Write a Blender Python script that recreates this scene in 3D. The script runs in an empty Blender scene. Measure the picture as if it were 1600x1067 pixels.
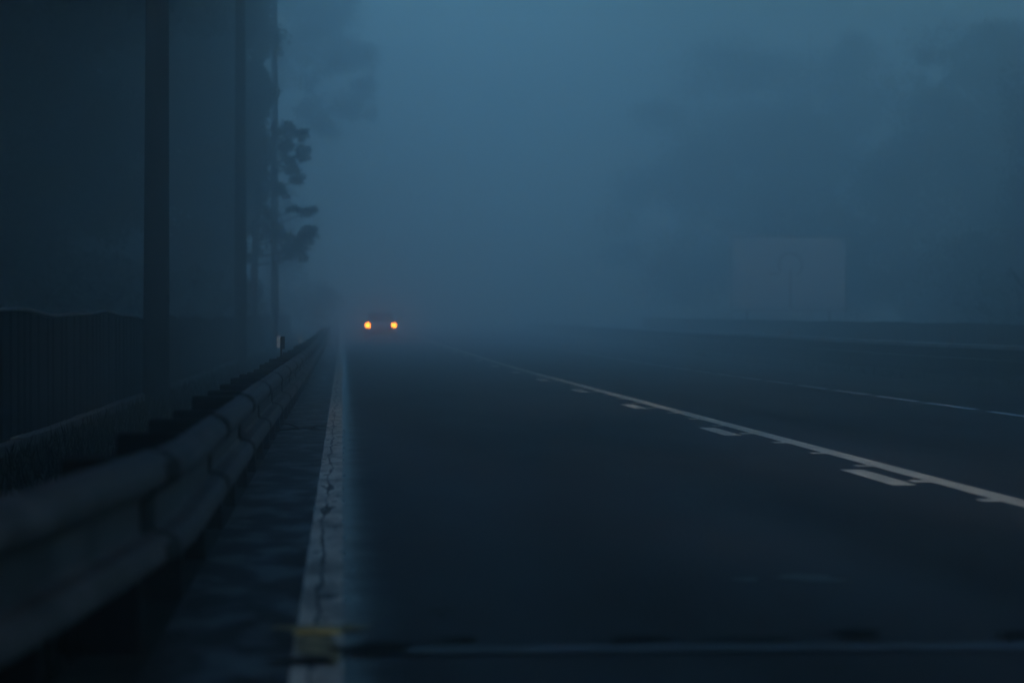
import bpy, math, random
import numpy as np
from mathutils import Vector
R = math.radians
sc = bpy.context.scene
COL = sc.collection

# ------------------------------------------------------------------ camera, sky, sun, exposure
H = 1.25                                   # eye height
cd = bpy.data.cameras.new('camera'); cam = bpy.data.objects.new('camera', cd); COL.objects.link(cam)
cam.location = (0, 0, H)
cam.rotation_euler = (R(90 - 0.437), 0, R(-3.79))
cd.sensor_width = 36; cd.lens = 90; cd.clip_start = 0.1; cd.clip_end = 3000
cd.dof.use_dof = True; cd.dof.focus_distance = 30; cd.dof.aperture_fstop = 1.8
sc.camera = cam

SUN_EL, SUN_ROT = R(30), R(170)
w = bpy.data.worlds.new('World'); sc.world = w; w.use_nodes = True
nt = w.node_tree; bg = nt.nodes['Background']
sky = nt.nodes.new('ShaderNodeTexSky'); sky.sky_type = 'NISHITA'; sky.sun_disc = False
sky.sun_elevation = SUN_EL; sky.sun_rotation = SUN_ROT; sky.altitude = 200
sky.air_density = 2.0; sky.dust_density = 0.4; sky.ozone_density = 6.0
tint = nt.nodes.new('ShaderNodeMix'); tint.data_type = 'RGBA'; tint.blend_type = 'MULTIPLY'
tint.inputs[0].default_value = 1.0; tint.inputs[7].default_value = (0.43, 0.79, 1.02, 1)
nt.links.new(sky.outputs[0], tint.inputs[6]); nt.links.new(tint.outputs[2], bg.inputs[0])
bg.inputs[1].default_value = 0.13

sd = bpy.data.lights.new('sun', 'SUN'); sd.energy = 1.2; sd.angle = R(25); sd.color = (1.0, 0.86, 0.72)
sun = bpy.data.objects.new('sun', sd); COL.objects.link(sun)
sun.rotation_euler = (R(90) - SUN_EL, 0, R(180) - SUN_ROT)   # light comes from behind the camera

vs = sc.view_settings
vs.view_transform = 'Standard'; vs.look = 'None'; vs.exposure = 1.13; vs.gamma = 1.0
cy = sc.cycles
cy.volume_bounces = 3; cy.max_bounces = 6; cy.diffuse_bounces = 2; cy.glossy_bounces = 2
cy.use_denoising = True; cy.use_adaptive_sampling = False

HAZE_DENSITY = 0.018
HAZE_G = 0.88

# ------------------------------------------------------------------ helpers
def rise(y):                               # the road climbs a little in the distance
    if y <= 60: return 0.0
    return 0.0035 * ((y - 60) ** 2 / 40 if y < 80 else 10 + (y - 80))

def at(px, py, y):                         # metres at distance y for a spot measured on the 1600 px photo
    return ((px - 535) * y / 4000.0, y, H - (py - 503) * y / 4000.0)

def mesh_obj(name, verts, faces, mat, parent=None, smooth=False):
    me = bpy.data.meshes.new(name)
    me.from_pydata([tuple(v) for v in verts], [], [tuple(f) for f in faces])
    me.update()
    if smooth:
        me.polygons.foreach_set('use_smooth', [True] * len(me.polygons))
    me.materials.append(mat)
    o = bpy.data.objects.new(name, me); COL.objects.link(o)
    if parent: o.parent = parent
    return o

def tag(o, label, cat, group=None):
    o['label'] = label; o['category'] = cat
    if group: o['group'] = group
    return o

def struct(o, kind='structure'):
    o['kind'] = kind; return o

def thing(name, loc, label, cat, group=None, rz=0):
    o = bpy.data.objects.new(name, None); COL.objects.link(o)
    o.location = loc; o.rotation_euler = (0, 0, rz); o.empty_display_size = 0.2
    return tag(o, label, cat, group)

class MB:
    def __init__(s): s.v = []; s.f = []
    def box(s, x0, x1, y0, y1, z0, z1, bev=0.0):
        if bev <= 0:
            n = len(s.v)
            s.v += [(x0,y0,z0),(x1,y0,z0),(x1,y1,z0),(x0,y1,z0),(x0,y0,z1),(x1,y0,z1),(x1,y1,z1),(x0,y1,z1)]
            s.f += [tuple(n+i for i in q) for q in ((0,3,2,1),(4,5,6,7),(0,1,5,4),(1,2,6,5),(2,3,7,6),(3,0,4,7))]
        else:
            b = bev; n = len(s.v)
            rings = [(z0, b), (z0+b, 0), (z1-b, 0), (z1, b)]
            for z, i in rings:
                c = b
                s.v += [(x0+i+c*0.7,y0+i,z),(x1-i-c*0.7,y0+i,z),(x1-i,y0+i+c*0.7,z),(x1-i,y1-i-c*0.7,z),
                        (x1-i-c*0.7,y1-i,z),(x0+i+c*0.7,y1-i,z),(x0+i,y1-i-c*0.7,z),(x0+i,y0+i+c*0.7,z)]
            for k in range(3):
                for j in range(8):
                    a = n+k*8+j; c = n+k*8+(j+1) % 8
                    s.f.append((a, c, c+8, a+8))
            s.f.append(tuple(n+j for j in reversed(range(8)))); s.f.append(tuple(n+24+j for j in range(8)))
        return s
    def tube(s, pts, rad, seg=8, caps=True):
        pts = [Vector(p) for p in pts]
        if not hasattr(rad, '__len__'): rad = [rad] * len(pts)
        rad = [float(r) for r in rad]
        n0 = len(s.v); up = Vector((0.13, 0.21, 0.97))
        for i, p in enumerate(pts):
            d = (pts[min(i+1, len(pts)-1)] - pts[max(i-1, 0)]).normalized()
            u = d.cross(up)
            if u.length < 0.1: u = d.cross(Vector((1, 0, 0)))
            u.normalize(); v = d.cross(u)
            for k in range(seg):
                a = 2*math.pi*k/seg
                s.v.append(tuple(p + rad[i]*(math.cos(a)*u + math.sin(a)*v)))
        for i in range(len(pts)-1):
            for k in range(seg):
                a = n0+i*seg+k; b = n0+i*seg+(k+1) % seg
                s.f.append((a, b, b+seg, a+seg))
        if caps:
            s.f.append(tuple(n0+k for k in reversed(range(seg))))
            m = n0+(len(pts)-1)*seg; s.f.append(tuple(m+k for k in range(seg)))
        return s
    def build(s, name, mat, parent=None, smooth=False):
        return mesh_obj(name, s.v, s.f, mat, parent, smooth)

# ------------------------------------------------------------------ materials
def mat(name, c1, c2=None, rough=0.8, scale=5.0, metallic=0.0, bump=0.0, bscale=60.0, stretch=None,
        rough2=None, spec=0.5, emit=None, contrast=(0.35, 0.65), detail=6.0):
    m = bpy.data.materials.new(name); m.use_nodes = True
    t = m.node_tree; b = t.nodes['Principled BSDF']; L = t.links
    b.inputs['Metallic'].default_value = metallic
    b.inputs['Roughness'].default_value = rough
    b.inputs['Specular IOR Level'].default_value = spec
    tc = t.nodes.new('ShaderNodeTexCoord'); mp = t.nodes.new('ShaderNodeMapping')
    L.new(tc.outputs['Object'], mp.inputs[0])
    if stretch: mp.inputs['Scale'].default_value = stretch
    nz = t.nodes.new('ShaderNodeTexNoise'); nz.inputs['Scale'].default_value = scale; nz.inputs['Detail'].default_value = detail
    L.new(mp.outputs[0], nz.inputs[0])
    cr = t.nodes.new('ShaderNodeValToRGB')
    cr.color_ramp.elements[0].position = contrast[0]; cr.color_ramp.elements[1].position = contrast[1]
    cr.color_ramp.elements[0].color = (*c1, 1); cr.color_ramp.elements[1].color = (*(c2 or c1), 1)
    L.new(nz.outputs[0], cr.inputs[0]); L.new(cr.outputs[0], b.inputs['Base Color'])
    if rough2 is not None:
        mr = t.nodes.new('ShaderNodeMapRange'); mr.inputs[1].default_value = contrast[0]; mr.inputs[2].default_value = contrast[1]
        mr.inputs[3].default_value = rough; mr.inputs[4].default_value = rough2
        L.new(nz.outputs[0], mr.inputs[0]); L.new(mr.outputs[0], b.inputs['Roughness'])
    if bump:
        n2 = t.nodes.new('ShaderNodeTexNoise'); n2.inputs['Scale'].default_value = bscale; n2.inputs['Detail'].default_value = 4
        L.new(mp.outputs[0], n2.inputs[0])
        bp = t.nodes.new('ShaderNodeBump'); bp.inputs['Strength'].default_value = bump; bp.inputs['Distance'].default_value = 0.02
        L.new(n2.outputs[0], bp.inputs['Height']); L.new(bp.outputs[0], b.inputs['Normal'])
    if emit:
        b.inputs['Emission Color'].default_value = (*emit[0], 1); b.inputs['Emission Strength'].default_value = emit[1]
    return m

def math_node(t, op, a, b=None, c=None):
    n = t.nodes.new('ShaderNodeMath'); n.operation = op
    for i, x in enumerate((a, b, c)):
        if x is None: continue
        if isinstance(x, (int, float)): n.inputs[i].default_value = x
        else: t.links.new(x, n.inputs[i])
    return n.outputs[0]

def road_material():
    m = mat('asphalt', (0.022, 0.025, 0.029), (0.050, 0.053, 0.058), rough=0.62, scale=0.9, bump=0.45, bscale=45,
            stretch=(1.0, 0.22, 1), rough2=0.88, spec=0.35)
    t = m.node_tree; b = t.nodes['Principled BSDF']; L = t.links
    # damp, polished strip that runs beside the edge line: smoother tarmac, ragged outline
    tc = t.nodes.new('ShaderNodeTexCoord'); sp = t.nodes.new('ShaderNodeSeparateXYZ'); L.new(tc.outputs['Object'], sp.inputs[0])
    nz = t.nodes.new('ShaderNodeTexNoise'); nz.inputs['Scale'].default_value = 1.7; nz.inputs['Detail'].default_value = 5
    L.new(tc.outputs['Object'], nz.inputs[0])
    wob = math_node(t, 'MULTIPLY_ADD', nz.outputs[0], 0.22, -0.11)
    x = math_node(t, 'ADD', sp.outputs[0], wob)
    mr = t.nodes.new('ShaderNodeMapRange'); mr.interpolation_type = 'SMOOTHSTEP'
    mr.inputs[1].default_value = -0.02; mr.inputs[2].default_value = 0.30; mr.inputs[3].default_value = 1; mr.inputs[4].default_value = 0
    L.new(x, mr.inputs[0])
    old = b.inputs['Roughness'].links[0].from_socket
    col = b.inputs['Base Color'].links[0].from_socket
    w1 = math_node(t, 'SINE', math_node(t, 'MULTIPLY_ADD', sp.outputs[0], 3.3, -0.4))       # wheel tracks along the lanes
    big = t.nodes.new('ShaderNodeTexNoise'); big.inputs['Scale'].default_value = 0.35; big.inputs['Detail'].default_value = 8
    mpb = t.nodes.new('ShaderNodeMapping'); mpb.inputs['Scale'].default_value = (1.3, 0.16, 1); L.new(tc.outputs['Object'], mpb.inputs[0]); L.new(mpb.outputs[0], big.inputs[0])
    grit = t.nodes.new('ShaderNodeTexNoise'); grit.inputs['Scale'].default_value = 38; grit.inputs['Detail'].default_value = 3; L.new(tc.outputs['Object'], grit.inputs[0])
    k = math_node(t, 'MULTIPLY_ADD', w1, 0.13, math_node(t, 'MULTIPLY_ADD', big.outputs[0], 3.4, -1.0))
    k = math_node(t, 'MULTIPLY', k, math_node(t, 'MULTIPLY_ADD', grit.outputs[0], 1.4, 0.3))
    vm = t.nodes.new('ShaderNodeVectorMath'); vm.operation = 'SCALE'; L.new(col, vm.inputs[0]); L.new(k, vm.inputs['Scale'])
    L.new(vm.outputs[0], b.inputs['Base Color'])
    mx = t.nodes.new('ShaderNodeMix'); L.new(mr.outputs[0], mx.inputs[0]); L.new(old, mx.inputs[2]); mx.inputs[3].default_value = 0.27
    L.new(mx.outputs[0], b.inputs['Roughness'])
    return m

def line_paint(name, base, crack=False):
    m = mat(name, tuple(c*(0.42 if crack else 0.8) for c in base), base, rough=0.6, scale=5, stretch=(1, 0.3, 1), contrast=(0.36, 0.62), bump=0.2, bscale=80)
    t = m.node_tree; b = t.nodes['Principled BSDF']; L = t.links
    col = b.inputs['Base Color'].links[0].from_socket
    tc = t.nodes.new('ShaderNodeTexCoord'); sp = t.nodes.new('ShaderNodeSeparateXYZ'); L.new(tc.outputs['Object'], sp.inputs[0])
    # worn chips
    ch = t.nodes.new('ShaderNodeTexNoise'); ch.inputs['Scale'].default_value = 9; ch.inputs['Detail'].default_value = 8
    mp = t.nodes.new('ShaderNodeMapping'); mp.inputs['Scale'].default_value = (1, 0.3, 1); L.new(tc.outputs['Object'], mp.inputs[0]); L.new(mp.outputs[0], ch.inputs[0])
    mask = math_node(t, 'GREATER_THAN', ch.outputs[0], 0.63 if crack else 0.72)
    if crack:                              # one long wandering crack, wider in places
        n1 = t.nodes.new('ShaderNodeTexNoise'); n1.noise_dimensions = '1D'; n1.inputs['Scale'].default_value = 0.35; n1.inputs['Detail'].default_value = 7
        n1.inputs['Roughness'].default_value = 0.62
        L.new(sp.outputs[1], n1.inputs['W'])
        off = math_node(t, 'MULTIPLY_ADD', n1.outputs[0], 0.16, -0.19)
        d = math_node(t, 'ABSOLUTE', math_node(t, 'SUBTRACT', sp.outputs[0], off))
        n2 = t.nodes.new('ShaderNodeTexNoise'); n2.noise_dimensions = '1D'; n2.inputs['Scale'].default_value = 0.8; n2.inputs['Detail'].default_value = 4
        L.new(sp.outputs[1], n2.inputs['W'])
        wd = math_node(t, 'MULTIPLY_ADD', math_node(t, 'POWER', n2.outputs[0], 5.0), 0.13, 0.0035)
        cm = math_node(t, 'LESS_THAN', d, wd)
        mask = math_node(t, 'MAXIMUM', mask, cm)
    mx = t.nodes.new('ShaderNodeMix'); mx.data_type = 'RGBA'
    L.new(mask, mx.inputs[0]); L.new(col, mx.inputs[6]); mx.inputs[7].default_value = (0.03, 0.028, 0.027, 1)
    L.new(mx.outputs[2], b.inputs['Base Color'])
    return m

M = {}
M['road'] = road_material()
M['shoulder'] = mat('shoulder_concrete', (0.010, 0.010, 0.011), (0.045, 0.052, 0.058), rough=0.85, rough2=0.45, scale=1.6,
                    stretch=(2.2, 0.9, 1), bump=0.25, bscale=90, contrast=(0.44, 0.60), detail=10)
M['soil'] = mat('verge_soil', (0.012, 0.014, 0.010), (0.035, 0.036, 0.026), rough=1.0, scale=2.5, bump=0.8, bscale=14, spec=0.1)
M['line'] = line_paint('edge_line_paint', (0.66, 0.59, 0.50), crack=True)
M['line2'] = line_paint('centre_line_paint', (0.86, 0.74, 0.57))
M['line3'] = line_paint('lane_dash_paint', (0.84, 0.85, 0.88))
M['steel'] = mat('galvanised_steel', (0.05, 0.046, 0.047), (0.13, 0.12, 0.122), rough=0.62, rough2=0.8, scale=4, metallic=0.35, bump=0.15, bscale=20)
M['pale_steel'] = mat('pale_weathered_steel', (0.34, 0.35, 0.38), (0.52, 0.54, 0.57), rough=0.7, scale=4, metallic=0.1)
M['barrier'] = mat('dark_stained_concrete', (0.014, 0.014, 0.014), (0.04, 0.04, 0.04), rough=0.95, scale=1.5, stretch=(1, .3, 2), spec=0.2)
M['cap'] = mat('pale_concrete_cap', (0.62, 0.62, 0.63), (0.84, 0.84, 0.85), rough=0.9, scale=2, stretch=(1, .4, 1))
M['rust'] = mat('dark_splice_steel', (0.008, 0.008, 0.009), (0.03, 0.026, 0.024), rough=0.9, scale=12, spec=0.2)
M['wood'] = mat('weathered_post_timber', (0.006, 0.006, 0.006), (0.018, 0.017, 0.017), rough=0.95, scale=6, stretch=(6, 6, 0.8), bump=0.5, bscale=20, spec=0.2)
M['top'] = mat('dull_reflector_plate', (0.22, 0.24, 0.25), (0.34, 0.36, 0.37), rough=0.8, scale=8)
M['concrete'] = mat('pole_concrete', (0.010, 0.010, 0.010), (0.030, 0.030, 0.030), rough=0.95, scale=3.0, stretch=(2.5, 2.5, 1.0), bump=0.8, bscale=22, contrast=(0.3, 0.72), spec=0.2)
M['hoarding'] = mat('dark_corrugated_sheet', (0.006, 0.006, 0.007), (0.018, 0.019, 0.02), rough=0.8, scale=1.4, stretch=(1, 1, 0.4), spec=0.3)
M['rope'] = mat('pale_top_tube', (0.07, 0.08, 0.09), (0.15, 0.17, 0.18), rough=0.8, scale=3)
M['kerb'] = mat('kerb_concrete', (0.04, 0.045, 0.045), (0.11, 0.12, 0.12), rough=0.9, scale=4, bump=0.4, bscale=20)
M['leaf'] = mat('dark_leaves', (0.014, 0.028, 0.012), (0.045, 0.075, 0.030), rough=0.9, scale=0.7, spec=0.1)
M['needle'] = mat('pine_needles', (0.014, 0.045, 0.034), (0.035, 0.09, 0.062), rough=0.9, scale=0.8, spec=0.1)
M['bark'] = mat('bark', (0.02, 0.017, 0.014), (0.06, 0.05, 0.04), rough=1.0, scale=4, stretch=(5, 5, 1), bump=0.8, bscale=15, spec=0.1)
M['grass'] = mat('dark_grass', (0.005, 0.009, 0.005), (0.014, 0.02, 0.010), rough=1.0, scale=3, spec=0.1)
M['white'] = mat('white_reflector_plate', (0.75, 0.76, 0.76), (0.88, 0.88, 0.88), rough=0.5, scale=15)
M['black'] = mat('black_plate', (0.012, 0.012, 0.012), (0.02, 0.02, 0.02), rough=0.5, scale=15)
M['sign'] = mat('sign_face', (0.50, 0.62, 0.68), (0.58, 0.70, 0.76), rough=0.5, scale=1.0)
M['signink'] = mat('sign_dark_symbol', (0.03, 0.06, 0.11), (0.04, 0.08, 0.13), rough=0.5, scale=2)
M['yellow'] = mat('yellow_reflector', (0.45, 0.28, 0.06), (0.75, 0.52, 0.16), rough=0.4, scale=20)
M['smear'] = mat('faded_yellow_paint', (0.12, 0.09, 0.04), (0.42, 0.32, 0.13), rough=0.7, scale=14, contrast=(0.4, 0.6))
M['joint'] = mat('worn_steel_joint', (0.03, 0.035, 0.04), (0.14, 0.18, 0.21), rough=0.45, rough2=0.75, metallic=0.1, scale=1.1, stretch=(0.8, 3, 1), contrast=(0.42, 0.62))
M['tar'] = mat('tar_patch', (0.006, 0.006, 0.006), (0.012, 0.012, 0.012), rough=0.9, scale=9, spec=0.15)
M['leaflitter'] = mat('wet_leaf', (0.012, 0.008, 0.005), (0.03, 0.018, 0.01), rough=0.8, scale=20)
M['carpaint'] = mat('grey_car_paint', (0.34, 0.37, 0.40), (0.40, 0.43, 0.46), rough=0.35, scale=2)
M['glass'] = mat('dark_car_glass', (0.01, 0.012, 0.014), (0.012, 0.014, 0.016), rough=0.08, scale=2)
M['tyre'] = mat('tyre_rubber', (0.012, 0.012, 0.012), (0.02, 0.02, 0.02), rough=0.9, scale=20)
M['rim'] = mat('alloy_rim', (0.25, 0.26, 0.27), (0.32, 0.33, 0.34), rough=0.4, metallic=0.8, scale=5)
M['lamp'] = mat('amber_headlight_glow', (0.8, 0.4, 0.1), (0.8, 0.4, 0.1), rough=0.3, emit=((1.0, 0.20, 0.006), 28.0))
M['water'] = mat('puddle_water', (0.02, 0.024, 0.028), (0.02, 0.024, 0.028), rough=0.42, scale=3, bump=0.15, bscale=12)

# ------------------------------------------------------------------ ground, road and markings
YS = list(np.arange(-28, 248, 2.0))
def strip(name, x0, x1, m, z, y0=-28, y1=246, step=2.0, nx=1, wob=0.0, seed=1):
    rnd = random.Random(seed)
    n = max(1, int(round((y1 - y0) / step))); v = []; f = []
    for i in range(n + 1):
        y = y0 + (y1 - y0) * i / n
        a = rnd.uniform(-wob, wob); b = rnd.uniform(-wob, wob)
        for k in range(nx + 1):
            x = (x0 + a) * (1 - k/nx) + (x1 + b) * k/nx
            v.append((x, y, rise(y) + z))
    for i in range(n):
        for k in range(nx):
            a = i*(nx+1)+k; f.append((a, a+1, a+nx+2, a+nx+1))
    return mesh_obj(name, v, f, m)

struct(strip('ground', -118, 118, M['soil'], -0.03, y1=416, nx=40))
struct(strip('road', -0.19, 12.4, M['road'], 0.0, y1=400, nx=4))
struct(strip('road_shoulder', -0.72, -0.19, M['shoulder'], 0.0))
ed = strip('edge_line', -0.185, 0.0, M['line'], 0.004, step=0.5, wob=0.004)
struct(ed)
ml = MB()
def rect(mb, x0, x1, y0, y1, z):
    n = len(mb.v)
    mb.v += [(x0,y0,z+rise(y0)),(x1,y0,z+rise(y0)),(x1,y1,z+rise(y1)),(x0,y1,z+rise(y1))]; mb.f.append((n,n+1,n+2,n+3))
for i in range(110):
    rect(ml, 4.575, 4.76, -10 + 2*i, -8 + 2*i, 0.004)
rnd = random.Random(3)
y = 2.47
while y < 200:                             # stub ticks on the near side of the solid line
    rect(ml, 4.44, 4.573, y, y + 0.26, 0.004); y += 2.15
y = 19.3 - 8.6*3
while y < 200:
    rect(ml, 4.19, 4.385, y, y + 2.1, 0.004); y += 8.6
struct(ml.build('centre_line_markings', M['line2']))
ml = MB(); y = 5.95
while y < 200:
    rect(ml, 8.93, 9.07, y, y + 2.95, 0.004); y += 3.75
struct(ml.build('lane_dash_markings', M['line3']))

# expansion joint across the road and the tar in front of it
mj = MB(); rnd = random.Random(8)
xs = np.arange(0.04, 12.41, 0.16)
lo = [9.60 + rnd.uniform(-0.03, 0.03) for _ in xs]; hi = [9.80 + rnd.uniform(-0.04, 0.04) for _ in xs]
v = []; f = []
for x, a, b in zip(xs, lo, hi): v += [(x, a, 0.009), (x, b, 0.009)]
for i in range(len(xs)-1): f.append((2*i, 2*i+2, 2*i+3, 2*i+1))
struct(mesh_obj('road_joint', v, f, M['joint']))

def blob(name, cx, cy, rx, ry, z, m, seed):
    rnd = random.Random(seed); n = 28; ph = [rnd.uniform(0, 6.28) for _ in range(4)]
    v = [(cx, cy, z)]
    for k in range(n):
        a = 2*math.pi*k/n
        q = 1 + 0.22*math.sin(2*a+ph[0]) + 0.14*math.sin(3*a+ph[1]) + 0.10*math.sin(5*a+ph[2]) + 0.06*math.sin(9*a+ph[3])
        v.append((cx+rx*q*math.cos(a), cy+ry*q*math.sin(a), z))
    return mesh_obj(name, v, [(0, 1+k, 1+(k+1) % n) for k in range(n)], m)
for i, (cx, cy, rx, ry) in enumerate([(0.12, 9.75, .16, .15), (-.14, 9.4, .10, .12), (1.15, 9.95, .12, .12), (2.05, 10.1, .10, .14), (0.45, 10.0, .09, .07), (1.62, 9.95, .14, .06), (2.7, 10.0, .12, .10)]):
    struct(blob('tar_patch', cx, cy, rx, ry, 0.013, M['tar'], 20+i))
struct(blob('puddle', 2.27, 12.35, 0.16, 0.17, 0.005, M['water'], 5))
struct(blob('puddle', 1.95, 12.3, 0.08, 0.07, 0.005, M['water'], 6))

struct(blob('yellow_smear', -0.095, 9.9, 0.07, 0.62, 0.008, M['smear'], 44))
struct(blob('yellow_smear', -0.10, 10.45, 0.17, 0.10, 0.009, M['smear'], 45))
# yellow stud on the edge line
mb = MB(); mb.v = [(-.10,-.06,0),(.10,-.06,0),(.10,.06,0),(-.10,.06,0),(-.075,-.03,.018),(.075,-.03,.018),(.075,.03,.018),(-.075,.03,.018)]
mb.f = [(0,3,2,1),(4,5,6,7),(0,1,5,4),(1,2,6,5),(2,3,7,6),(3,0,4,7)]
o = thing('road_stud', (-0.10, 10.28, 0.006), 'yellow road stud lying across the white edge line in the blurred foreground', 'road stud')
mb.build('stud_body', M['yellow'], o)
MB().box(-.07, .07, -.066, -.040, .003, .013).build('reflector', M['yellow'], o)

# ------------------------------------------------------------------ guard rails
def railx(y):                              # the near end of the left rail flares away from the road
    return -0.605 - (0.062*(10.6 - y) + 0.004*(10.6-y)**2 if y < 10.6 else 0.0) - 0.012*math.sin(y*0.11)
PROF = [(-.098,.448),(-.095,.46),(-.05,.448),(-.014,.42),(0,.39),(0,.362),(-.012,.335),(-.09,.292),(-.104,.27),(-.104,.158),(-.09,.142),(-.035,.13),(-.008,.108),(0,.083),(0,.055),(-.012,.03),(-.09,.004),(-.098,0.0)]
def beam_panel(fx, y0, y1, zb, side, thick=0.006):
    v = []; f = []; ys = np.linspace(y0, y1, 5); n = len(PROF)
    for y in ys:
        for (d, hz) in PROF: v.append((fx(y) + side*d, y, rise(y) + zb + hz))
        for (d, hz) in PROF: v.append((fx(y) + side*(d - thick), y, rise(y) + zb + hz))
    for i in range(len(ys)-1):
        for k in range(n-1):
            a = i*2*n+k
            f.append((a, a+1, a+2*n+1, a+2*n)); b = a+n; f.append((b, b+2*n, b+2*n+1, b+1))
        a = i*2*n; f.append((a, a+2*n, a+3*n, a+n)); a += n-1; f.append((a, a+n, a+3*n, a+2*n))
    for i in (0, len(ys)-1):
        for k in range(n-1):
            a = i*2*n+k; f.append((a, a+n, a+n+1, a+1))
    return v, f

def guard_rail(label, fx, side, y0, n, zb, name='guard_rail', seg=4.0, posts=2, depth=0.30, steel='steel'):
    g = thing(name, (0, 0, 0), label, 'guard rail', None)
    rnd = random.Random(4)
    for i in range(n):
        a = y0 + seg*i; jz = rnd.uniform(-.008, .008)
        v, f = beam_panel(fx, a+0.004, a+seg-0.004, zb+jz, side)
        mesh_obj('rail_panel', v, f, M[steel], g, smooth=False)
        v, f = beam_panel(lambda y: fx(y) + side*0.007, a-0.18, a+0.18, zb, side, 0.005)
        mesh_obj('splice_band', v, f, M['rust'], g)
        for k in range(posts):
            yy = a + seg*k/posts; x = fx(yy) - side*0.128; z = rise(yy)
            d = rnd.uniform(-.012, .012)
            xa, xb = sorted((x, x - side*depth))
            pm = MB().box(xa, xb, yy-.085+d, yy+.085+d, z-0.25, z+0.715+rnd.uniform(-.02, .02), 0.008)
            pp = pm.build('post', M['wood'], g)
    return g
guard_rail('dark wood post guard rail along the left shoulder beside the cracked edge line', railx, 1, -6.0, 38, 0.29)
# solid concrete barrier on the far verge, pale worn coping
bg_ = thing('concrete_barrier', (0, 0, 0), 'long low concrete barrier with pale top edge on the far side of the road', 'barrier')
def extr(prof, y0, y1, step, m, name, parent):
    v = []; f = []; ys = np.arange(y0, y1, step); n = len(prof)
    for y in ys: v += [(x, float(y), rise(float(y)) + z) for x, z in prof]
    for i in range(len(ys)-1):
        for k in range(n): a = i*n+k; b = i*n+(k+1) % n; f.append((a, b, b+n, a+n))
    f.append(tuple(range(n-1, -1, -1))); f.append(tuple((len(ys)-1)*n+k for k in range(n)))
    return mesh_obj(name, v, f, m, parent)
extr([(14.72, -.05), (14.76, .10), (14.92, .36), (14.97, .62), (15.15, .62), (15.4, -.05)], 40, 210, 2.0, M['barrier'], 'barrier_wall', bg_)
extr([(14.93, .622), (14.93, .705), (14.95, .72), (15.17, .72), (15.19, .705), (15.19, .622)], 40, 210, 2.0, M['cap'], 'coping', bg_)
extr([(14.70, .355), (14.88, .375), (14.905, .405), (14.70, .375)], 40, 210, 2.0, M['kerb'], 'ledge', bg_)

def delineator(label, x, y, hp, wp, hh, two, plate='white'):
    z = rise(y) + 0.70
    d = thing('rail_marker', (x, y, z), label, 'marker', 'reflector markers along the road')
    MB().box(-.012, .012, -.012, .012, 0, hp + hh*0.9).build('marker_post', M['black'], d)
    if two:
        MB().box(-wp, -0.015, -.02, -.014, hp, hp+hh, 0).build('reflector_plate', M['white'], d)
        MB().box(0.0, wp*.85, -.024, -.016, hp-.02, hp+hh*.95, 0).build('back_plate', M['black'], d)
    else:
        MB().box(-wp/2, wp/2, -.02, -.013, hp, hp+hh, 0).build('reflector_plate', M[plate], d)
    return d
delineator('black and white double plate marker on the left guard rail', -0.88, 37, 0.18, 0.062, 0.17, True)
delineator('small pale marker further along the left guard rail', -0.90, 55, 0.10, 0.07, 0.17, False)
delineator('small square pale marker on the top of the far concrete barrier nearest the right edge', 15.05, 62.5, 0.04, 0.15, 0.15, False, 'top')
delineator('small square pale marker on the top of the far concrete barrier below the big sign', 15.05, 85.5, 0.04, 0.14, 0.15, False, 'top')

# ------------------------------------------------------------------ hoarding behind the left rail
def hoarding(name, label, x, y0, y1, h, pitch=0.62, wave=0.03, cap=True, side=1):
    g = thing(name, (0, 0, 0), label, 'fence')
    v = []; f = []; y = y0; rnd = random.Random(int(abs(x)*10)); i = 0
    top = lambda yy: h + wave*math.sin(yy*0.55) + wave*0.5*math.sin(yy*1.37 + 1)
    prof = [(0, 0), (0.04, 0.022), (0.32, 0.022), (0.36, 0)]
    pts = []
    while y < y1:
        for (dy, dx) in prof: pts.append((y + dy*pitch/0.62, x + side*dx))
        y += pitch*rnd.choice((.7, .85, 1, 1.2, 1.5))
    for (yy, xx) in pts:
        v += [(xx, yy, rise(yy)-.03), (xx, yy, rise(yy)+top(yy)), (xx-side*.012, yy, rise(yy)+top(yy)), (xx-side*.012, yy, rise(yy)-.03)]
    for i in range(len(pts)-1):
        a = 4*i; f += [(a, a+4, a+5, a+1), (a+1, a+5, a+6, a+2), (a+2, a+6, a+7, a+3)]
    mesh_obj('sheet_panel', v, f, M['hoarding'], g)
    if cap:
        pts = [(x+side*.02, yy, rise(yy)+top(yy)+.025) for yy in np.arange(y0, y1, 0.8)]
        MB().tube(pts, 0.028, 6).build('top_tube', M['rope'], g, True)
    return g
hoarding('corrugated_fence', 'dark corrugated fence with wavy pale top tube behind the left guard rail', -3.42, 4, 170, 1.33)
hoarding('low_wall', 'long low dark wall behind the far concrete barrier', 20.5, 50, 175, 1.16, pitch=1.2, wave=0.015, cap=False, side=-1)
# kerb at the foot of the left fence, laid in blocks
mb = MB(); rnd = random.Random(2); y = 4
while y < 150:
    z = rise(y) + rnd.uniform(-.012, .012)
    mb.box(-3.33+rnd.uniform(-.01, .01), -3.20, y+.012, y+0.988, z-.05, z+.075, .012); y += 1.0
struct(mb.build('kerb', M['kerb']))

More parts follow.
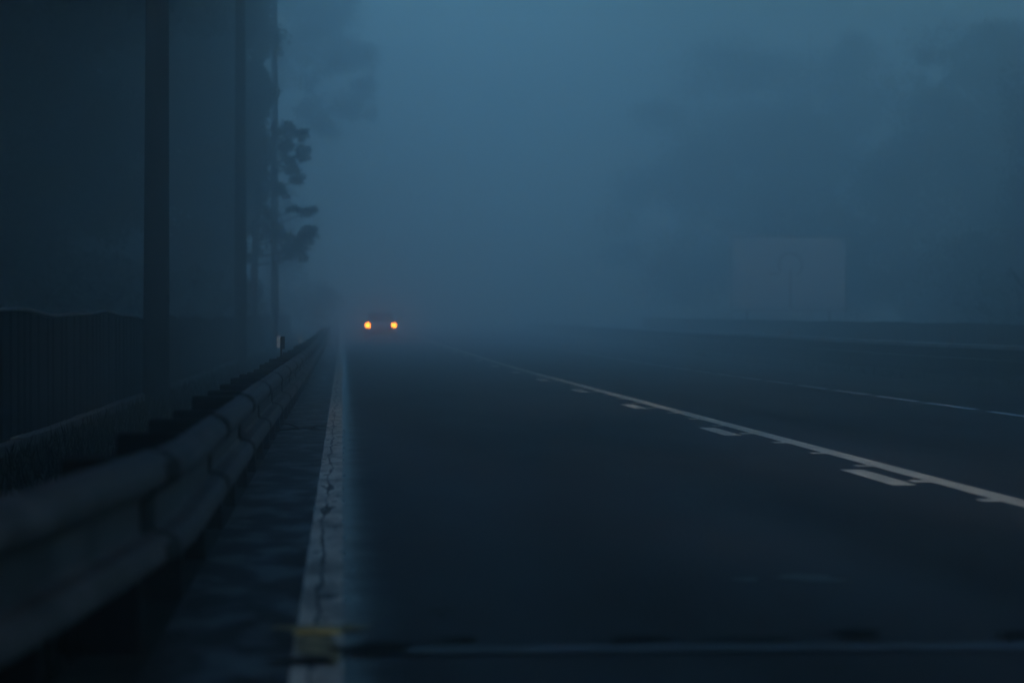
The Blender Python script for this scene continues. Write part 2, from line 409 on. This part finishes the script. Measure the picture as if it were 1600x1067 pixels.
# ------------------------------------------------------------------ poles
def pole(label, x, y, r0, h, lean):
    g = thing('utility_pole', (x, y, rise(y)), label, 'pole', 'utility poles in a row behind the left guard rail')
    pts = [(lean*t*h, 0, t*h - 0.3*(t == 0)) for t in np.linspace(0, 1, 14)]
    MB().tube(pts, [r0*(1-0.35*t) for t in np.linspace(0, 1, 14)], 20).build('pole_shaft', M['concrete'], g, True)
    MB().box(r0*0.86, r0*0.86+.035, -.12, .0, 1.55, 1.68, .006).build('bracket', M['rust'], g)
    MB().box(-1.0, 1.0, -.06, .06, h-.7, h-.58, .01).build('crossarm', M['wood'], g)
    return g
pole('thick dark pole nearest the camera behind the left guard rail', -3.03, 42, 0.215, 17.5, 0.004)
pole('faint second pole in the fog behind the left guard rail', -3.12, 79, 0.19, 17.5, 0.0)
pole('faintest third pole beside the pine clumps in the fog', -3.10, 118, 0.19, 17.5, 0.0)

# ------------------------------------------------------------------ trees
def leaf_cloud(clumps, size, seed, dens=1.0, tall=1.0, split=0):
    """clumps: (cx,cy,cz,rx,ry,rz,n) -> many small bent leaf faces spread through each clump"""
    rs = np.random.RandomState(seed); V = []; n_tot = 0
    if split:
        sub = []
        for (cx, cy, cz, rx, ry, rz, n) in clumps:
            for k in range(split):
                o = rs.normal(size=3)*0.42; q = rs.uniform(0.32, 0.66)
                sub.append((cx+o[0]*rx, cy+o[1]*ry, cz+o[2]*rz, rx*q, ry*q, rz*q*0.85, n/split))
        clumps = sub
    for (cx, cy, cz, rx, ry, rz, n) in clumps:
        n = int(n*dens)
        d = rs.normal(size=(n, 3)); d /= np.linalg.norm(d, axis=1)[:, None]
        r = rs.uniform(0.15, 1, n)**0.45
        # lumpy outline
        ph = rs.uniform(0, 6.28, 6)
        lump = 1 + 0.22*np.sin(4*d[:, 0]+ph[0]+3*d[:, 2]) + 0.16*np.sin(7*d[:, 1]+ph[1]+5*d[:, 0]) + 0.12*np.sin(11*d[:, 2]+ph[2])
        p = np.array([cx, cy, cz]) + d*(r*lump)[:, None]*np.array([rx, ry, rz])
        a = rs.normal(size=(n, 3)); a /= np.linalg.norm(a, axis=1)[:, None]
        b = rs.normal(size=(n, 3)); b -= (a*b).sum(1)[:, None]*a; b /= np.linalg.norm(b, axis=1)[:, None]
        s = size*rs.uniform(0.6, 1.3, n)[:, None]
        V.append(np.stack([p - a*s*tall, p - b*s*.45, p + a*s*tall, p + b*s*.45], 1).reshape(-1, 3)); n_tot += n
    V = np.concatenate(V)
    return V, n_tot

def cloud_obj(name, clumps, size, seed, m, parent=None, dens=1.0, tall=1.0, origin=(0, 0, 0), split=0):
    V, n = leaf_cloud(clumps, size, seed, dens, tall, split)
    V = V - np.array(origin)
    me = bpy.data.meshes.new(name)
    me.vertices.add(4*n); me.vertices.foreach_set('co', V.astype(np.float32).ravel())
    me.loops.add(4*n); me.loops.foreach_set('vertex_index', np.arange(4*n, dtype=np.int32))
    me.polygons.add(n); me.polygons.foreach_set('loop_start', np.arange(0, 4*n, 4, dtype=np.int32))
    me.update(calc_edges=True); me.validate(); me.materials.append(m)
    o = bpy.data.objects.new(name, me); COL.objects.link(o)
    if parent: o.parent = parent
    return o

def tree(label, base, height, clumps, m, size, seed, trunk_r=0.22, group=None, name='tree', lean=0.0, dens=1.0):
    x, y = base; z = rise(y)
    g = thing(name, (x, y, z), label, 'tree', group)
    rnd = random.Random(seed)
    mb = MB(); pts = [(lean*t*height + 0.10*math.sin(t*5+seed), 0.1*math.sin(t*4), t*height*0.95 - 0.2*(t == 0)) for t in np.linspace(0, 1, 10)]
    mb.tube(pts, [trunk_r*(1-0.85*t)+.02 for t in np.linspace(0, 1, 10)], 10)
    mb.build('trunk', M['bark'], g, True)
    for (cx, cy, cz, rx, ry, rz, n) in clumps:
        lb = MB()
        hz = min(max(cz - z - 0.25*abs(cx-x), height*0.15), height*0.9)
        p0 = Vector((lean*hz, 0, hz)); p1 = Vector((cx-x, cy-y, cz-z))
        mid = (p0+p1)/2 + Vector((0, 0, -0.06*(p1-p0).length))
        lb.tube([p0, mid, p1], [trunk_r*.32, trunk_r*.2, .02], 6)
        for q in range(3):
            e = p1 + Vector((rnd.uniform(-1, 1)*rx*.7, rnd.uniform(-1, 1)*ry*.7, rnd.uniform(-1, 1)*rz*.7))
            lb.tube([mid.lerp(p1, .6), e], [trunk_r*.12, .012], 4)
        lb.build('limb', M['bark'], g, True)
    cloud_obj('crown', clumps, size, seed, m, g, dens, 1.0, (x, y, z), 9)
    return g

def C(px, py, y, rpx, rpy, n, ry=None):    # a clump measured on the photo, put at its own distance y
    X, Y, Z = at(px, py, y); rx = rpx*y/4000.0; rz = rpy*y/4000.0
    return (X, Y, Z, rx, ry or rx, rz, n)

# pine with separate clumps beside the third pole
Yp = 110
pc = [C(452,205,Yp,18,12,800), C(472,212,Yp,12,10,500), C(474,240,Yp,13,14,600), C(455,262,Yp,20,10,600), C(466,282,Yp,17,8,500), C(447,228,Yp,12,14,500),
      C(440,300,Yp,12,9,300), C(482,332,Yp,15,10,500), C(462,328,Yp,18,8,400), C(480,362,Yp,17,16,900), C(462,385,Yp,20,18,900), C(448,402,Yp,16,10,400), C(440,365,Yp,16,14,400),
      C(405,250,Yp,18,20,600), C(398,330,Yp,20,26,800), C(385,200,Yp,22,26,900), C(380,120,Yp,28,30,1200), C(410,60,Yp,22,34,1000), C(425,150,Yp,12,22,500), C(392,400,Yp,16,14,400)]
tree('dark pine with separate tufted clumps beside the third pole in the fog', (-3.75, Yp+0.8), 14.5, pc, M['needle'], 0.085, 11, 0.16, name='pine_tree')

Yo = 190
oc = [C(480,60,Yo,60,70,2600,3), C(540,90,Yo,42,50,1800,3), C(560,160,Yo,28,34,1100,3), C(500,180,Yo,40,36,1200,3), C(450,-30,Yo,90,60,2600,3), C(530,10,Yo,40,40,1200,3), C(460,430,Yo,60,60,1500,2), C(500,470,Yo,40,34,900,2), C(440,330,Yo,50,60,1300,2)]
tree('faint broad tree leaning over the far end of the left rail', (-7, Yo+2), 24, oc, M['leaf'], 0.22, 12, 0.3, group='broadleaf trees standing in the fog', lean=0.05, dens=0.9)

Yt = 112
tc_ = [C(330,30,Yt,100,90,6000,3), C(270,150,Yt,70,80,4200,3), C(360,160,Yt,64,90,4200,3), C(320,280,Yt,90,90,4600,3), C(300,400,Yt,100,90,4200,3), C(385,330,Yt,36,60,1500,2), C(300,-120,Yt,130,90,5000,4), C(375,450,Yt,40,60,1400,2), C(200,70,Yt,60,70,3000,3), C(180,160,Yt,50,60,2000,3), C(405,20,Yt,26,60,1500,2), C(408,130,Yt,22,50,1000,2), C(405,240,Yt,20,60,900,2)] + [C(px_, py_, Yt+7, 60, 56, 2600, 2) for px_ in (210, 285, 360) for py_ in (40, 125, 210, 290)]
tree('tall dense tree filling the gap between the first and second poles', (-6.5, Yt+1), 20, tc_, M['leaf'], 0.16, 13, 0.3, group='broadleaf trees standing in the fog', dens=1.3)

Yl = 98
lc = [C(110,250,Yl,80,70,3600,3), C(60,330,Yl,90,80,3600,3), C(180,300,Yl,70,110,3800,3), C(40,440,Yl,90,70,2600,3), C(160,430,Yl,90,80,3000,3), C(190,190,Yl,50,70,1800,2), C(60,160,Yl,60,50,700,3), C(120,110,Yl,50,40,400,3), C(-10,170,Yl,70,60,2500,3), C(10,80,Yl,60,50,1500,3), C(110,90,Yl+6,70,50,2600,3), C(130,170,Yl+6,70,50,2600,3)]
tree('round dark tree behind the fence at the left edge', (-11, Yl+1), 9.2, lc, M['leaf'], 0.15, 14, 0.25, group='broadleaf trees standing in the fog', dens=1.3)

Yr = 215
rc = [C(1040,180,Yr,70,50,700,5), C(1010,300,Yr,60,60,800,5), C(1090,280,Yr,90,90,2200,5), C(1160,190,Yr,110,80,2400,5), C(1230,330,Yr,120,100,3600,5), C(1080,420,Yr,100,70,2200,5), C(1240,440,Yr,130,70,3000,5), C(1120,100,Yr,90,50,700,5), C(1260,240,Yr,110,100,3200,5), C(1200,110,Yr,80,40,900,5), C(1320,170,Yr,70,60,1500,5), C(1330,90,Yr,60,40,700,5)]
tree('broad foggy tree crown behind the big sign on the right', (40, Yr+3), 27, rc, M['leaf'], 0.3, 15, 0.45, group='broadleaf trees standing in the fog', dens=1.3)
Yq = 182
qc = [C(1400,250,Yq,90,100,2000,5), C(1370,380,Yq,110,90,3000,5), C(1520,260,Yq,130,150,4600,5), C(1640,200,Yq,110,140,3600,5), C(1460,430,Yq,140,70,3600,5), C(1600,400,Yq,120,90,3200,5), C(1460,140,Yq,100,60,1200,5), C(1560,90,Yq,100,60,1400,5)]
tree('wide dark tree beyond the low wall near the right edge', (49, Yq+3), 24, qc, M['leaf'], 0.26, 16, 0.4, group='broadleaf trees standing in the fog', dens=1.3)
Yn = 140
nc = [C(1600,300,Yn,70,130,2600,3), C(1560,420,Yn,90,80,2600,3), C(1680,380,Yn,120,120,3600,3), C(1660,180,Yn,70,110,2000,3)]
tree('nearer dim tree cut by the right edge behind the low wall', (41, Yn+2), 15, nc, M['leaf'], 0.2, 17, 0.3, group='broadleaf trees standing in the fog', dens=1.0)

# woods on both sides (mass of foliage); foliage behind and above the camera is added to shade the fog
rnd = random.Random(77); wl = []
for i in range(230):
    y = rnd.uniform(-24, 175); x = -rnd.uniform(9, 34) if y > 20 else -rnd.uniform(5.5, 30)
    if 20 < y < 92: x = min(x, -2.5 - 0.134*y - rnd.uniform(0, 9) - 2.0)
    if y > 90: x -= 3
    wl.append((x, y, rnd.uniform(2.0, 12.5 if y < 90 else 10.5) + rise(y), rnd.uniform(2.2, 3.8), rnd.uniform(2.2, 3.8), rnd.uniform(1.8, 3.2), 900))
for i in range(70):                        # undergrowth behind the fence
    y = 92 + i*1.4 + rnd.uniform(-1, 1); x = -rnd.uniform(5.6, 16)
    wl.append((x, y, rnd.uniform(1.0, 2.6) + rise(y), rnd.uniform(1.2, 1.7), 1.8, rnd.uniform(1.0, 1.6), 420))
for i in range(60):                        # unseen foliage wall added behind the camera to block light from there
    wl.append((rnd.uniform(-34, 40), rnd.uniform(-28, -19), rnd.uniform(1.0, 13), 3.2, 1.6, 2.6, 1400))
struct(cloud_obj('woodland', wl, 0.42, 5, M['leaf']), 'stuff')
wr = []
for i in range(100):
    y = rnd.uniform(-24, 190); x = rnd.uniform(26, 50)+y*0.12 if y > 60 else rnd.uniform(19, 45)
    wr.append((x, y, rnd.uniform(2.5, 12.0) + rise(y), rnd.uniform(2.4, 4), rnd.uniform(2.4, 4), rnd.uniform(2, 3.2), 900))
for i in range(90):                        # undergrowth behind the far wall
    y = 50 + i*2.2; x = 22.5 + max(0, y-60)*0.17 + rnd.uniform(0, 8)
    wr.append((x, y, rnd.uniform(.8, 2.4) + rise(y), rnd.uniform(1.8, 2.6), 2.4, rnd.uniform(1.0, 1.8), 420))
for i in range(120):                       # unseen boughs above the frame, added to shade the right hand fog
    y = rnd.uniform(40, 135)
    wr.append((rnd.uniform(12, 46), y, 5.0 + y*0.13 + rnd.uniform(0, 4), 3.2, 3.2, rnd.uniform(1.0, 2.0), 1100))
struct(cloud_obj('woodland', wr, 0.45, 6, M['leaf']), 'stuff')
SHADE_CANOPY_END = 105
wc = []
for i in range(260):  # unseen leaf roof added over the road to keep the near fog dark
    y = rnd.uniform(-26, SHADE_CANOPY_END); x = rnd.uniform(-12, 20)
    lo = 3.4 + max(y, 0)*0.142 + 2.4
    wc.append((x, y, lo + rnd.uniform(0, 4.5), rnd.uniform(2, 3.4), rnd.uniform(2, 3.4), rnd.uniform(0.9, 1.7), 2000))
for i in range(170):                       # leaf roof added over the left side, past the road's, to darken it
    y = rnd.uniform(30, 125); x = rnd.uniform(-26, -4.2 - (1.5 if y > 80 else 0))
    wc.append((x, y, 7.2 + y*0.06 + rnd.uniform(0, 5.0), rnd.uniform(2, 3.0), rnd.uniform(2, 3.4), rnd.uniform(1.0, 2.0), 1200))
struct(cloud_obj('added_shade_canopy', wc, 0.40, 7, M['leaf']), 'stuff')

# rough grass between rail, kerb and fence
gv = []; gf = []; rs = random.Random(9)
for i in range(16000):
    y = 4 + 90*rs.random()**1.3; x = rs.uniform(-3.15, -1.0) if rs.random() < .8 else rs.uniform(12.6, 19)
    if x > 0: y = rs.uniform(40, 110)
    z = rise(y) - .03; a = rs.uniform(0, 6.28); hh = rs.uniform(.05, .2); ww = .012
    lx = rs.uniform(-.06, .06); ly = rs.uniform(-.06, .06); n = len(gv)
    gv += [(x-ww*math.cos(a), y-ww*math.sin(a), z), (x+ww*math.cos(a), y+ww*math.sin(a), z), (x+lx, y+ly, z+hh)]; gf.append((n, n+1, n+2))
struct(mesh_obj('grass', gv, gf, M['grass']), 'stuff')

# ------------------------------------------------------------------ big sign
Ysn = 134
x0, _, zt = at(1146, 370, Ysn); x1, _, zb_ = at(1328, 485, Ysn)
sx = (x0+x1)/2; sw = (x1-x0); sh = zt-zb_; gz = rise(Ysn)
sg = thing('direction_sign', (sx, Ysn, gz), 'large pale rectangular sign with a dark junction arrow beyond the far concrete barrier', 'sign')
b0 = zb_-gz; t0 = zt-gz
MB().box(-sw/2, sw/2, -.02, .02, b0, t0, .008).build('sign_panel', M['sign'], sg)
fr = MB()
fr.box(-sw/2-.04, sw/2+.04, -.035, .03, t0+.002, t0+.05).box(-sw/2-.04, sw/2+.04, -.035, .03, b0-.05, b0-.002)
fr.box(-sw/2-.04, -sw/2-.002, -.035, .03, b0, t0).box(sw/2+.002, sw/2+.04, -.035, .03, b0, t0)
fr.build('sign_frame', M['steel'], sg)
for q in (-.36, .36):
    MB().box(sw*q-.07, sw*q+.07, .032, .17, -.3, t0-.1, .01).build('post', M['steel'], sg)
# symbol: stem with a ring arrow above it
sy = MB(); cx = 0.1; cz = b0 + sh*0.62; rr = 0.62
def arc(a0, a1, r, wd, n=22):
    for k in range(n):
        p = R(a0+(a1-a0)*k/n); q = R(a0+(a1-a0)*(k+1)/n); nn = len(sy.v)
        for (aa, r_) in ((p, r-wd), (q, r-wd), (q, r+wd), (p, r+wd)):
            sy.v.append((cx+r_*math.cos(aa), -.026, cz+r_*math.sin(aa)))
        for (aa, r_) in ((p, r-wd), (q, r-wd), (q, r+wd), (p, r+wd)):
            sy.v.append((cx+r_*math.cos(aa), -.021, cz+r_*math.sin(aa)))
        sy.f += [(nn, nn+1, nn+2, nn+3), (nn+4, nn+7, nn+6, nn+5), (nn, nn+4, nn+5, nn+1), (nn+3, nn+2, nn+6, nn+7)]
arc(-60, 215, rr, .08)
sy.box(cx-.08, cx+.08, -.029, -.021, b0+.12, cz-.25)
sy.box(cx-1.15, cx-rr-.02, -.028, -.021, cz-.55, cz-.40)
sy.build('junction_symbol', M['signink'], sg)

# ------------------------------------------------------------------ oncoming car
Yc = 144
car = thing('car', (60*Yc/4000.0, Yc, rise(Yc)), 'car with two round amber headlights driving through the fog', 'car', None)
# body by lofted stations along +Y (front faces the camera at y=0)
def loft(stations, m, name, parent):
    v = []; f = []; n = None
    for (y, pts) in stations:
        n = len(pts); v += [(px, y, pz) for px, pz in pts]
    for i in range(len(stations)-1):
        for k in range(n):
            a = i*n+k; b = i*n+(k+1) % n; f.append((a, b, b+n, a+n))
    f.append(tuple(range(n-1, -1, -1))); f.append(tuple((len(stations)-1)*n+k for k in range(n)))
    o = mesh_obj(name, v, f, m, parent, True); s = o.modifiers.new('soft', 'BEVEL'); s.width = .03; s.segments = 2; return o
def ring(w, z0, z1, tuck=.06): return [(-w+tuck, z0), (w-tuck, z0), (w, z0+.12), (w, (z0+z1)/2), (w-.05, z1-.05), (w-.14, z1), (-w+.14, z1), (-w+.05, z1-.05), (-w, (z0+z1)/2), (-w, z0+.12)]
loft([(0, ring(.78,.30,.72)), (.12, ring(.86,.22,.84)), (.9, ring(.9,.2,.98)), (1.4, ring(.91,.2,1.02)), (3.4, ring(.91,.2,1.02)), (4.1, ring(.88,.24,1.0)), (4.3, ring(.80,.34,.94))], M['carpaint'], 'body', car)
def cab(w, z0, z1): return [(-w, z0), (w, z0), (w-.16, z1), (-w+.16, z1)]
loft([(1.05, cab(.76, .98, 1.0)), (1.75, cab(.80, 1.0, 1.47)), (3.0, cab(.80, 1.0, 1.50)), (3.95, cab(.76, .96, 1.02))], M['glass'], 'cabin_glass', car)
MB().box(-.58, .58, 1.85, 3.0, 1.485, 1.525, .015).build('roof', M['carpaint'], car)
MB().box(-.40, .40, -.03, .02, .48, .62, .008).build('grille', M['black'], car)
MB().box(-.80, .80, -.05, .05, .30, .42, .015).build('bumper', M['black'], car)
for s in (-1, 1):
    hx = s*0.735; hz = 0.80
    hb = MB(); hb.tube([(hx, -.03, hz), (hx, .14, hz)], .16, 20); h_ = hb.build('headlight', M['black'], car)
    MB().tube([(hx, -.045, hz), (hx, -.031, hz)], .14, 20).build('lamp_lens', M['lamp'], h_)
    MB().box(s*.93-.07, s*.93+.07, 1.35, 1.5, 1.0, 1.12, .02).build('mirror', M['carpaint'], car)
    for yy in (.85, 3.4):
        xa, xb = sorted((s*.70, s*.90))
        wh = MB().tube([(xa, yy, .32), (xb, yy, .32)], .32, 24).build('wheel', M['tyre'], car)
        MB().tube([(s*.902, yy, .32), (s*.912, yy, .32)], .20, 18).build('rim', M['rim'], wh)

# ------------------------------------------------------------------ litter
tw = MB(); rnd = random.Random(31)
for k in range(7):
    p = Vector((rnd.uniform(-.08, .08), rnd.uniform(-.1, .1), .03)); pts = [p]
    d = Vector((rnd.uniform(.3, 1)*(1 if k % 3 else -1), rnd.uniform(-.4, .4), rnd.uniform(.05, .5)))
    for j in range(4):
        d = (d + Vector((rnd.uniform(-.3, .3), rnd.uniform(-.3, .3), -.18))).normalized(); p = p + d*.06; p.z = max(p.z, .012); pts.append(p.copy())
    tw.tube(pts, [.011, .009, .007, .005, .003], 5)
o = tw.build('fallen_branch', M['bark']); o.location = (-0.44, 29.6, 0.0)
tag(o, 'small dark fallen branch on the shoulder between guard rail and edge line', 'branch')
lf = [(0.40, 18.8, .07, 'dark wet leaf on the open lane right of the edge line'), (0.42, 11.0, .055, 'blurred dark leaf on the lane close to the camera'),
      (0.10, 26.8, .05, 'dark leaf just right of the edge line near the fallen branch'), (-0.30, 22.5, .06, 'dark leaf on the shoulder beside the cracked line')]
for i, (x, y, s, lab) in enumerate(lf):
    rnd = random.Random(50+i); v = [(0, 0, .012)]; n = 10
    for k in range(n):
        a = 2*math.pi*k/n; r = s*(1 if k % 2 else .62)*(1.4 if k in (0, 5) else 1)
        v.append((r*math.cos(a), r*.8*math.sin(a), .006 + .010*rnd.random()))
    o = mesh_obj('leaf', v, [(0, 1+k, 1+(k+1) % n) for k in range(n)], M['leaflitter'])
    o.location = (x, y, .002); o.rotation_euler[2] = rnd.uniform(0, 6)
    tag(o, lab, 'leaf', 'leaves fallen on the road')

# ------------------------------------------------------------------ haze: one closed box of even fog
hz = MB().box(-120, 120, -30, 420, -1.2, 38).build('haze', bpy.data.materials.new('haze'))
hm = hz.data.materials[0]; hm.use_nodes = True; t = hm.node_tree
for n in list(t.nodes):
    if n.type == 'BSDF_PRINCIPLED': t.nodes.remove(n)
pv = t.nodes.new('ShaderNodeVolumePrincipled'); pv.inputs['Color'].default_value = (0.9, 0.94, 0.96, 1)
pv.inputs['Density'].default_value = HAZE_DENSITY; pv.inputs['Anisotropy'].default_value = HAZE_G
t.links.new(pv.outputs[0], t.nodes['Material Output'].inputs['Volume'])
struct(hz, 'stuff')
